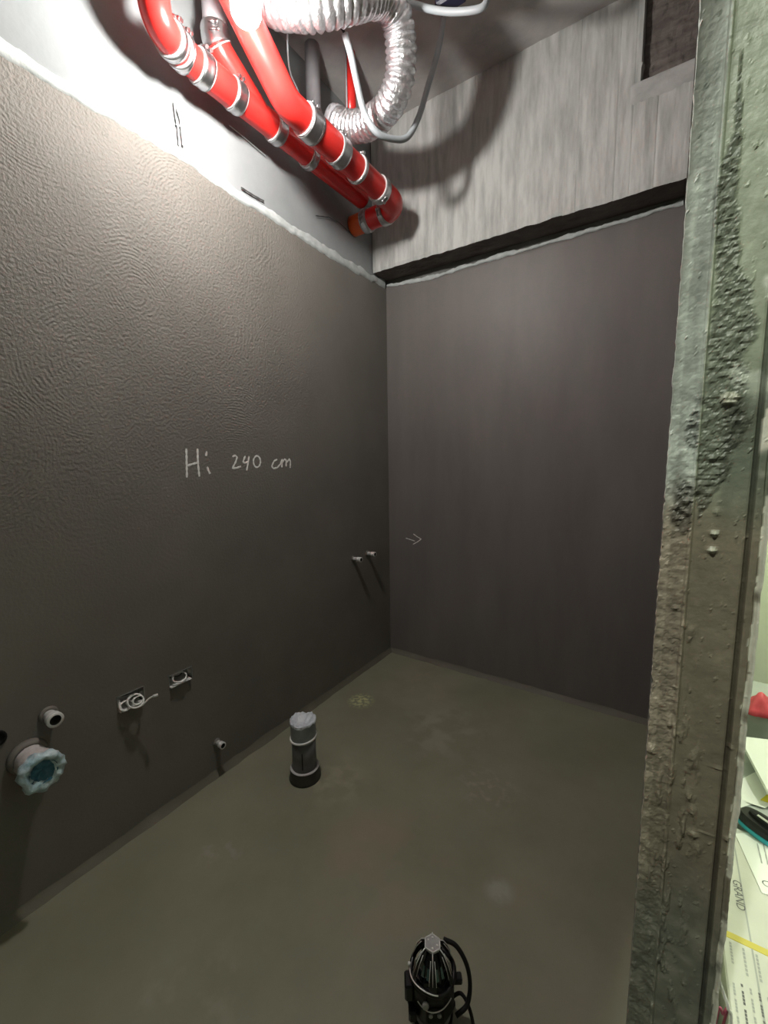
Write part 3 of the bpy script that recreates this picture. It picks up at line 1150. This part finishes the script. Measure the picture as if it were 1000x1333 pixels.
# ------------------------------------------------------------------ wall boxes with wires
for bi, (y0, y1, z0, z1) in enumerate(BOXES):
    D = .046
    t = thing('outlet_box', ['recessed metal outlet box with a tangle of white wires sticking out over the wall',
                             'recessed metal outlet box with one coiled wire ring'][bi], 'outlet box', (0, (y0 + y1) / 2, z0))
    e = .0025
    o_ = .002
    mb = MB()
    mb.box((-D, y0, z0), (o_, y0 + e, z1)).box((-D, y1 - e, z0), (o_, y1, z1)).box((-D, y0, z1 - e), (o_, y1, z1)).box((-D, y0, z0), (-D + e, y1, z1))
    mb.build('box_shell', m_galv, t)
    MB().box((-D, y0 + e, z0), (.012, y1 - e - .006, z0 + e)).build('bottom_plate', m_white_pl, t)
    MB().box((-.012, y1 - .014, z0 + .018), (-.008, y1 - e, z0 + .036)).build('screw_tab', m_galv, t)
    yc, zc_ = (y0 + y1) / 2, (z0 + z1) / 2

    def ring(cy, cz, cx, ry, rz, tilt, turns=1.0, r=.0022, ph=0.0):
        P = []
        for k in range(int(26 * turns) + 1):
            a = ph + 2 * PI * k / 26
            P.append((cx + tilt * math.sin(a) * rz + .004 * k / 26, cy + ry * math.cos(a), cz + rz * math.sin(a)))
        return P
    if bi == 0:
        MB().tube(ring(yc + .006, zc_ - .006, .012, .026, .018, -.9, 2.4), .0024, 7).build('wire', m_wire, t)
        MB().tube(ring(yc + .012, zc_ - .004, .020, .018, .012, -.4, 1.5, ph=2.0), .0022, 7).build('wire', m_wire, t)
        MB().tube(ring(yc - .022, zc_ - .012, .004, .022, .013, -.7, 1.6, ph=1.0), .0024, 7).build('wire', m_wire, t)
        a = hit(163, 926, 0, .01)
        b = hit(204, 905, 0, .055)
        P = smoothpath([(-.02, yc - .02, zc_), (.02, yc - .01, z0 + .006), (.03, yc + .018, z0 + .002), (.042, b.y - .02, b.z - .006), tuple(b)], 6)
        MB().tube(P, .0030, 8).build('wire', m_wire, t)
        dd = (P[-1] - P[-3]).normalized()
        MB().tube([P[-1] - dd * .012, P[-1] + dd * .004], [.006, .0055], 8).build('wire_tip', m_white_pl, t)
        MB().tube(smoothpath([(-.01, y0 + .01, zc_ + .01), (.006, y0 + .006, zc_ - .012), (.014, y0 + .012, z0 + .004), (.012, y0 + .030, z0 + .006)], 6), .0042, 8).build('wire', m_white_pl, t)
        MB().tube(smoothpath([(-.03, yc - .02, zc_ + .01), (.008, yc, z1 - .004), (-.02, y1 - .02, zc_ + .012)], 6), .0022, 7).build('wire', m_blackwire, t)
    else:
        MB().tube(ring(yc - .006, zc_ + .002, -.002, .028, .014, -.8, 1.9), .0024, 7).build('wire', m_wire, t)
        MB().tube(smoothpath([(-.03, yc - .03, zc_), (-.008, yc - .004, zc_ + .004), (-.02, yc + .026, zc_ + .008)], 6), .0028, 7).build('wire', m_blackwire, t)

# ------------------------------------------------------------------ upright floor pipe
pc = Vector((.335, -1.212, 0))
t = thing('floor_drain_pipe', 'upright grey soil pipe standing out of the floor with a crumpled white film cap', 'pipe', pc)
mx = Matrix.Translation(pc)
MB().lathe([(.066, 0), (.068, .006), (.064, .012), (.062, .045), (.059, .052), (.052, .054)], 32, mx).build('coating_collar', m_pipe_base, t)
MB().lathe([(.0605, .049), (.0622, .051), (.0605, .054)], 32, mx).build('collar_edge', m_rim, t)
MB().lathe([(.051, .04), (.051, .190)], 32, mx).build('pipe_section', mat('soil_pipe_grey', (.10, .105, .10, 1), .42, col2=(.17, .17, .165, 1), nscale=6, stretch=(3, 3, .4)), t)
MB().tube([pc + Vector((.0515 * math.sin(.62), -.0515 * math.cos(.62), .07)), pc + Vector((.0515 * math.sin(.62), -.0515 * math.cos(.62), .145))], .0024, 6).build('seam_mark', m_blackrub, t)
mb = MB().lathe([(.052, .180), (.0535, .20), (.053, .245), (.0545, .262)], 36, mx, True, False)
mb.build('film_wrap', m_film_wrap, t)
P = [pc + Vector((.0545 * math.cos(a), .0545 * math.sin(a), .192 + .006 * math.sin(a + .5))) for a in [2 * PI * k / 40 for k in range(40)]]
MB().tube(P, .0042, 8, closed=True).build('rubber_band', m_wire, t)
mb = MB().lathe([(.0548, .258), (.056, .266), (.052, .270), (.044, .262), (.032, .252), (.018, .246), (.0006, .244)], 40, mx, True, False)
for i, v in enumerate(mb.v):
    q = fb(v.x * 50, v.y * 50, v.z * 20, 3)
    mb.v[i] = v + Vector((0, 0, .014 * q * (1 if v.z > .25 or True else 0))) + (v - Vector((pc.x, pc.y, v.z))) * .05 * q
mb.build('film_cap', m_filmwhite, t)

# ------------------------------------------------------------------ laser level on the floor
lc = Vector((1.163, -1.628, 0))
ang = YAW
t = thing('laser_level', 'black caged laser level with a grey six-sided cap standing on the bathroom floor', 'laser level', lc)
RZ = Matrix.Translation(lc) @ Matrix.Rotation(ang, 4, 'Z')
# base with three feet
MB().lathe([(.046, .012), (.050, .016), (.050, .026), (.044, .030)], 30, RZ).build('base', m_black, t)
for k in range(3):
    a = k * 2 * PI / 3 + .5
    fx, fy = .050 * math.cos(a), .050 * math.sin(a)
    lg = MB().tube([RZ @ Vector((fx * .7, fy * .7, .020)), RZ @ Vector((fx * 1.15, fy * 1.15, .012))], .008, 10).build('leg', m_black, t)
    MB().lathe([(.009, 0), (.010, .003), (.010, .008), (.006, .012)], 12, RZ @ Matrix.Translation((fx * 1.15, fy * 1.15, 0))).build('foot_pad', m_blackrub, lg)
MB().lathe([(.042, .030), (.045, .032), (.045, .040), (.042, .042)], 36, RZ).build('dial_ring', m_cap, t)
# body
mb = MB().lathe([(.040, .042), (.049, .048), (.053, .060), (.053, .122), (.049, .136), (.042, .142)], 8, RZ @ Matrix.Rotation(PI / 8, 4, 'Z'), False)
bd = mb.build('body', m_black, t)
MB().bevbox((-.020, -.0535, .070), (.020, -.0470, .108), .003, RZ).build('keypad', m_blackrub, bd)
for dx in (-.010, .010):
    MB().lathe([(.005, 0), (.005, .0025), (.003, .004)], 14, RZ @ Matrix.Translation((dx, -.0535, .094)) @ Matrix.Rotation(PI / 2, 4, 'X')).build('button', m_cap, bd)
MB().bevbox((-.068, -.026, .088), (-.046, .012, .130), .004, RZ).build('side_block', m_black, t)
MB().bevbox((-.060, -.040, .050), (-.040, -.010, .078), .004, RZ).build('side_block', m_black, t)
MB().lathe([(.007, 0), (.008, .003), (.008, .006), (.005, .008)], 14, RZ @ Matrix.Translation((-.022, -.050, .120)) @ Matrix.Rotation(PI / 2.3, 4, 'X')).build('lock_knob', m_cap, t)
# glass head inside the cage
MB().lathe([(.042, .141), (.040, .152), (.031, .182), (.0185, .206)], 6, RZ @ Matrix.Rotation(-.1, 4, 'Z'), False).build('glass_head', m_glass_dk, t)
for k in range(6):
    a = k * PI / 3 + PI / 3 - .1
    mx = RZ @ Matrix.Rotation(a, 4, 'Z')
    vs = [mx @ Vector(q) for q in ((.0362, -.011, .158), (.0362, .011, .158), (.0288, .008, .182), (.0288, -.008, .182))]
    MB().add(vs, [(0, 1, 2, 3)]).build('window', m_teal_gl if k in (3, 4) else m_glass_dk, t)
# cage: rim, ribs, cap
rim = [RZ @ Vector((.0515 * math.cos(a), .0515 * math.sin(a), .144 + .004 * math.cos(3 * a))) for a in [2 * PI * k / 48 for k in range(48)]]
MB().tube(rim, .0055, 8, closed=True).build('cage_rim', m_black, t)
arc = [RZ @ Vector((.0545 * math.cos(a), .0545 * math.sin(a), .149 + .004 * math.cos(3 * a))) for a in [PI * (.92 + .62 * k / 24) for k in range(25)]]
MB().tube(arc, .0014, 6).build('rim_trim', m_rib, t)
arc = [RZ @ Vector((.0555 * math.cos(a), .0555 * math.sin(a), .116 - .012 * math.sin((a - PI * 1.2) * 2))) for a in [PI * (1.25 + .5 * k / 24) for k in range(25)]]
MB().tube(arc, .0012, 6).build('body_trim', m_rib, t)
for k in range(6):
    a = k * PI / 3 + PI / 6 - .1
    mx = RZ @ Matrix.Rotation(a, 4, 'Z')
    prof_ = ((.0170, .2125, .0030), (.0280, .2040, .0045), (.0400, .1840, .0070), (.0480, .1620, .0085), (.0520, .1450, .0085))
    vs, fs = [], []
    for r_, z_, w_ in prof_:
        vs += [mx @ Vector((r_, -w_, z_)), mx @ Vector((r_ + .002, 0, z_ + .002)), mx @ Vector((r_, w_, z_)), mx @ Vector((r_ - .005, 0, z_ - .005))]
    for q in range(len(prof_) - 1):
        for e_ in range(4):
            fs.append((q * 4 + e_, q * 4 + (e_ + 1) % 4, q * 4 + 4 + (e_ + 1) % 4, q * 4 + 4 + e_))
    fs += [(3, 2, 1, 0), (16, 17, 18, 19)]
    rb = MB().add(vs, fs).build('rib', m_black, t)
    mb = MB()
    mb.tube([mx @ Vector((r_ + .0026, 0, z_ + .0026)) for r_, z_, w_ in prof_[:4]], [.0013, .0012, .0010, .0006], 6)
    for sg in (-1, 1):
        mb.tube([mx @ Vector((r_ + .0006, sg * w_, z_ + .0006)) for r_, z_, w_ in prof_[1:4]], [.0008, .0008, .0005], 5)
    mb.build('rib_edge', m_rib, rb)
hx = RZ @ Matrix.Rotation(PI / 6 - .1, 4, 'Z')
MB().lathe([(.0180, .208), (.0205, .2105), (.0205, .2150), (.0190, .2165)], 6, hx, False).build('cap', m_cap, t)
P = [hx @ Vector((.0200 * math.cos(k * PI / 3), .0200 * math.sin(k * PI / 3), .2165)) for k in range(6)]
mb = MB()
for k in range(6):
    mb.tube([P[k], P[(k + 1) % 6]], .0014, 6)
mb.build('cap_edge', m_rib, t)
for (dx, dy) in ((-.006, -.010), (.007, -.009), (.006, .010), (-.006, .010)):
    MB().lathe([(.0024, .2165), (.0024, .2180), (.0012, .2186)], 10, hx @ Matrix.Translation((dx, dy, 0))).build('screw', m_wire, t)
# carrying strap at the right and a lens highlight, put in as white, at the left
st = smoothpath([RZ @ Vector(q) for q in ((.030, .024, .196), (.060, .016, .186), (.082, .000, .156), (.088, -.014, .118), (.078, -.030, .086), (.050, -.042, .074))], 8)
MB().tube(st, .0052, 8).build('carry_strap', m_blackrub, t)
MB().bevbox((.048, -.016, .118), (.070, .004, .134), .003, RZ).build('strap_lug', m_black, t)
MB().lathe([(.0040, 0), (.0040, .004), (.002, .005)], 10, RZ @ Matrix.Translation((-.054, .006, .152)) @ Matrix.Rotation(-PI / 2, 4, 'Y')).build('lens_highlight', m_wire, t)
# charging lead lying beside it
cp = smoothpath([RZ @ Vector(q) for q in ((.046, .006, .052), (.072, .010, .058), (.090, -.012, .040), (.094, -.045, .014), (.082, -.080, .0045), (.050, -.115, .0045))], 8)
MB().tube(cp, .0042, 8).build('charging_lead', m_blackrub, t)

# ------------------------------------------------------------------ chalk writing


def glyphs(name, label, strokes, plane_ax, conv, normal, width):
    ob = thing(name, label, 'writing', (0, 0, 0))
    first = conv(*strokes[0][0])
    ob.location = first
    for s in strokes:
        P = resample([conv(*q) for q in s], .006)
        stroke(P, width, normal, 'chalk_stroke', m_chalk, ob, .0009)
    return ob


cv = lambda a, b: hit(220 + a * .2, 560 + b * .2, 0, 0.0)
ell = [(572 + 23 * math.cos(k * PI / 8 + .3), 205 + 37 * math.sin(k * PI / 8 + .3)) for k in range(17)]
glyphs('chalk_writing', 'white chalk words "Hi 240 cm" handwritten across the dark textured wall',
       [[(112, 120), (114, 200), (116, 308)], [(185, 120), (188, 215), (197, 302)], [(118, 232), (150, 222), (183, 213)],
        [(245, 138), (240, 168)], [(248, 238), (256, 262), (267, 284)],
        [(412, 174), (430, 164), (442, 176), (434, 206), (412, 248), (440, 246), (468, 236)],
        [(497, 168), (482, 204), (492, 214), (520, 204)], [(521, 170), (514, 215), (505, 262)],
        ell,
        [(704, 190), (684, 200), (668, 234), (680, 250), (704, 244), (724, 222), (736, 190)],
        [(737, 188), (734, 242)], [(735, 212), (752, 188), (762, 196), (762, 236)], [(763, 212), (782, 188), (790, 204), (788, 246)]],
       0, cv, (1, 0, 0), .0078)
cv2 = lambda a, b: hit(420 + a * .15, 680 + b * .15, 1, 0.0)
glyphs('chalk_arrow', 'small white chalk arrow on the back wall pointing away from the corner',
       [[(722, 136), (760, 148), (802, 162)], [(788, 100), (822, 124), (857, 145), (826, 168), (786, 190)]], 1, cv2, (0, -1, 0), .005)

# ------------------------------------------------------------------ the room beyond the jamb


def text_mesh(txt, size, name, mx, material, parent):
    cu = bpy.data.curves.new(name, 'FONT')
    cu.body = txt
    cu.size = size
    ob = bpy.data.objects.new('tmp_text', cu)
    COL.objects.link(ob)
    dg = bpy.context.evaluated_depsgraph_get()
    me0 = ob.evaluated_get(dg).to_mesh()
    vs = [mx @ v.co for v in me0.vertices]
    fs = [tuple(p_.vertices) for p_ in me0.polygons]
    ob.evaluated_get(dg).to_mesh_clear()
    bpy.data.objects.remove(ob)
    bpy.data.curves.remove(cu)
    return MB().add(vs, fs).build(name, material, parent)


def carton(x0, y0, x1, y1, z0, z1, rot, label, material, group=None, band=None):
    c = Vector(((x0 + x1) / 2, (y0 + y1) / 2, z0))
    t = thing('carton', label, 'carton', c, group)
    mx = Matrix.Translation(c) @ Matrix.Rotation(rot, 4, 'Z')
    hx_, hy, h = (x1 - x0) / 2, (y1 - y0) / 2, z1 - z0
    MB().bevbox((-hx_, -hy, 0), (hx_, hy, h), .003, mx).build('carton_body', material, t)
    MB().box((-.0012, -hy + .004, h), (.0012, hy - .004, h + .0006)).v
    mb = MB()
    for s in (-1, 1):
        mb.add([mx @ Vector(q) for q in ((s * .0008 - .0008, -hy + .004, h + .0004), (s * .0008 + .0008, -hy + .004, h + .0004),
                                         (s * .0008 + .0008, hy - .004, h + .0004), (s * .0008 - .0008, hy - .004, h + .0004))], [(0, 1, 2, 3)])
    mb.build('flap_seam', m_inkpale, t)
    if band is not None:
        MB().box((-hx_ - .0008, band - .011, -.0), (hx_ + .0008, band + .011, h + .0009)).v
        b_ = MB().bevbox((-hx_ - .0009, band - .0085, .001), (hx_ + .0009, band + .0085, h + .0009), .001, mx)
        b_.build('tape_band', m_tape_y, t)
    return t, mx, h


# floor-level stack right behind the partition
BX0 = 1.726
ca, mxa, ha = carton(BX0, -1.66, BX0 + .105, -.95, -.001, .150, 0, 'long pale tile carton at the bottom of the stack behind the jamb', m_cardboard)
cb, mxb, hb = carton(BX0, -1.66, BX0 + .105, -.95, 0.1505, .300, 0, 'long pale tile carton with printed lettering and yellow tape, on top beside the jamb', m_cardboard, band=-.005)
cc, mxc, hc = carton(BX0 + .112, -1.64, BX0 + .32, -.94, -.001, .298, 0, 'wide pale tile carton standing against the lettered carton', m_cardboard, band=.02)
# lettering on the carton, running along it
rt = Matrix.Rotation(-PI / 2, 4, 'Z')
text_mesh('GRAND', .024, 'lettering', mxb @ Matrix.Translation((-.016, .160, hb + .0008)) @ rt, m_ink, cb)
for k, L_ in enumerate((.050, .062, .060, .056)):
    vs = []
    mb = MB()
    for q in range(7):
        y = -.022 - q * L_ / 7
        mb.add([mxb @ Vector(p_) for p_ in ((-.040 + k * .022, y, hb + .0007), (-.036 + k * .022, y, hb + .0007), (-.036 + k * .022, y - L_ / 9, hb + .0007), (-.040 + k * .022, y - L_ / 9, hb + .0007))], [(3, 2, 1, 0)])
    mb.build('lettering', m_inkpale, cb)
for k, L_ in enumerate((.10, .11, .105, .09, .11, .085)):
    mb = MB()
    for q in range(16):
        y = -.105 - q * L_ / 16
        if (q * 7 + k * 3) % 5 == 0:
            continue
        mb.add([mxb @ Vector(p_) for p_ in ((-.043 + k * .0135, y, hb + .0007), (-.0395 + k * .0135, y, hb + .0007), (-.0395 + k * .0135, y - L_ / 19, hb + .0007), (-.043 + k * .0135, y - L_ / 19, hb + .0007))], [(3, 2, 1, 0)])
    mb.build('lettering', m_ink if k % 2 else m_inkpale, cb)

# farther cartons
cd_, mxd, hd = carton(1.73, -.90, 2.16, -.45, -.001, .285, math.radians(3), 'squat grey carton strewn with loose white sheets behind the tile cartons', m_cartongrey)
ce, mxe, he = carton(1.78, -.30, 2.40, .02, -.001, .335, math.radians(-4), 'pale grey carton with a yellow taped edge carrying the red bag', m_cartongrey, band=-.12)


def sheet(px, z, zt, name, label, cat='paper', material=None, thick=.0006, sag=.003):
    """sheet lying on a thing: outline from pixels on the plane z"""
    P = [hit(a, b, 2, z) for a, b in px]
    c = sum(P, Vector()) / len(P)
    n = len(P)
    t = thing(name, label, cat, c)
    vs = [p_ + Vector((0, 0, zt * (i == 0))) for i, p_ in enumerate(P)] + [p_ - Vector((0, 0, thick)) + Vector((0, 0, zt * (i == 0))) for i, p_ in enumerate(P)]
    fs = [tuple(range(n))[::-1], tuple(range(n, 2 * n))] + [(i, (i + 1) % n, n + (i + 1) % n, n + i) for i in range(n)]
    MB().add(vs, fs).build('sheet_face', material or m_paper, t)
    return t, c


# brochure on the lettered carton
zb_ = .3025
bro, bc = sheet([(957, 1085), (992, 1162), (1068, 1190), (1046, 1078)], zb_, 0, 'brochure', 'white folded brochure lying across the cartons under the tool', thick=.0015)
d1 = (hit(992, 1162, 2, zb_) - hit(957, 1085, 2, zb_)).normalized()
d2 = Vector((0, 0, 1)).cross(d1)
rot = Matrix((( -d2.x, d1.x * 1, 0, 0), (-d2.y, d1.y, 0, 0), (0, 0, 1, 0), (0, 0, 0, 1)))
o_ = hit(985, 1138, 2, zb_ + .0004)
fr = Matrix.Translation(o_) @ Matrix(((d2.x, -d1.x, 0, 0), (d2.y, -d1.y, 0, 0), (0, 0, 1, 0), (0, 0, 0, 1)))
text_mesh('GRAND', .026, 'lettering', Matrix.Translation(hit(1050, 1160, 2, zb_ + .0004)) @ Matrix.Rotation(PI + .25, 4, 'Z'), m_ink, bro)
for k in range(4):
    a = hit(986 + k * 8, 1098 + 1 * k, 2, zb_ + .0005)
    b = hit(992 + k * 8, 1124 + 2 * k, 2, zb_ + .0005)
    stroke(resample([a, b], .008), .003, (0, 0, 1), 'lettering', m_inkpale, bro, .0004)

# white panel leaning over the far carton, loose sheets
sheet([(962, 958), (1000, 1030), (1060, 1048), (1080, 972)], .345, 0, 'white_panel', 'stiff white panel lying tilted between the two grey cartons', 'panel', thick=.012)
pw = [hit(a, b, 2, .3) for a, b in ((960, 1008), (968, 1050), (1004, 1046), (986, 1002))]
sheet([(958, 1018), (962, 1052), (1002, 1040), (985, 1004)], .288, 0, 'paper_sheet', 'loose white sheet with a corner poking out below the stiff panel')
sheet([(972, 1044), (996, 1052), (1020, 1036), (992, 1030)], .292, 0, 'paper_sheet', 'white slip with a yellow label next to the black tool')
yl, _ = sheet([(990, 1041), (1004, 1046), (1016, 1036), (1000, 1033)], .2935, 0, 'yellow_label', 'small bright yellow label stuck on the white slip', 'label', m_yellow)

# black and teal hand tool
tp = hit(996, 1078, 2, .325)
t = thing('hand_tool', 'black plastic hand tool with a teal underside resting on the brochure', 'tool', Vector((tp.x, tp.y, .304)))
mx = Matrix.Translation((tp.x, tp.y, .304)) @ Matrix.Rotation(math.radians(-38), 4, 'Z')


def oval(rx, ry, z, k=32, e=2.6):
    out = []
    for i in range(k):
        a = 2 * PI * i / k
        c_, s_ = math.cos(a), math.sin(a)
        out.append(mx @ Vector((rx * math.copysign(abs(c_) ** (2 / e), c_), ry * math.copysign(abs(s_) ** (2 / e), s_), z)))
    return out


def loft(rings):
    k = len(rings[0])
    vs = [p_ for r_ in rings for p_ in r_]
    fs = [(i * k + j, i * k + (j + 1) % k, (i + 1) * k + (j + 1) % k, (i + 1) * k + j) for i in range(len(rings) - 1) for j in range(k)]
    fs += [tuple(range(k))[::-1], tuple((len(rings) - 1) * k + j for j in range(k))]
    return MB().add(vs, fs, False)


loft([oval(.062, .034, 0), oval(.066, .038, .006), oval(.066, .038, .016)]).build('teal_base', m_teal, t)
loft([oval(.064, .036, .0162), oval(.063, .035, .030), oval(.056, .029, .038)]).build('grip', m_black, t)
loft([oval(.040, .016, .0381), oval(.038, .014, .046), oval(.030, .009, .049)]).build('switch_ridge', m_blackrub, t)
MB().bevbox((-.016, -.012, .0492), (.012, -.004, .0515), .0008, mx).build('clip', m_galv, t)

# red plastic bag on the far carton
rp = hit(990, 918, 2, .37)
rp.z = .3355
t = thing('plastic_bag', 'crumpled red plastic bag on the pale grey carton', 'bag', rp)
mb = MB().lathe([(.034, 0), (.050, .010), (.047, .026), (.038, .042), (.027, .058), (.017, .072), (.010, .084), (.002, .090)], 30, Matrix.Translation(rp), True)
for i, v in enumerate(mb.v):
    c = Vector((rp.x, rp.y, v.z))
    mb.v[i] = c + (v - c) * (1 + .55 * fb(v.x * 26, v.y * 26, v.z * 26, 3)) if v.z > rp.z + .004 else v
mb.build('bag_film', m_redbag, t)

# cable and pink wire in the gap between jamb and carton
t = thing('cable', 'thin white cable dropping into the gap between the jamb and the cartons', 'cable', (1.708, -1.55, .003))
MB().tube(smoothpath([hit(936, 1275, 1, -1.60), hit(941, 1290, 1, -1.59), hit(948, 1312, 1, -1.59), hit(950, 1345, 1, -1.58), (1.708, -1.57, .05), (1.708, -1.56, .004), (1.706, -1.52, .004)], 8), .0028, 8).build('cable_sheath', m_wire, t)
t = thing('cable', 'thin pink wire curving across the gap beside the jamb', 'cable', (1.708, -1.45, .003))
MB().tube(smoothpath([(1.706, -1.30, .003), (1.706, -1.42, .04), hit(935, 1318, 1, -1.48), hit(941, 1320, 1, -1.47), hit(946, 1317, 1, -1.46), (1.716, -1.40, .05), (1.714, -1.30, .003)], 8), .0022, 8).build('wire_sheath', m_pink, t)
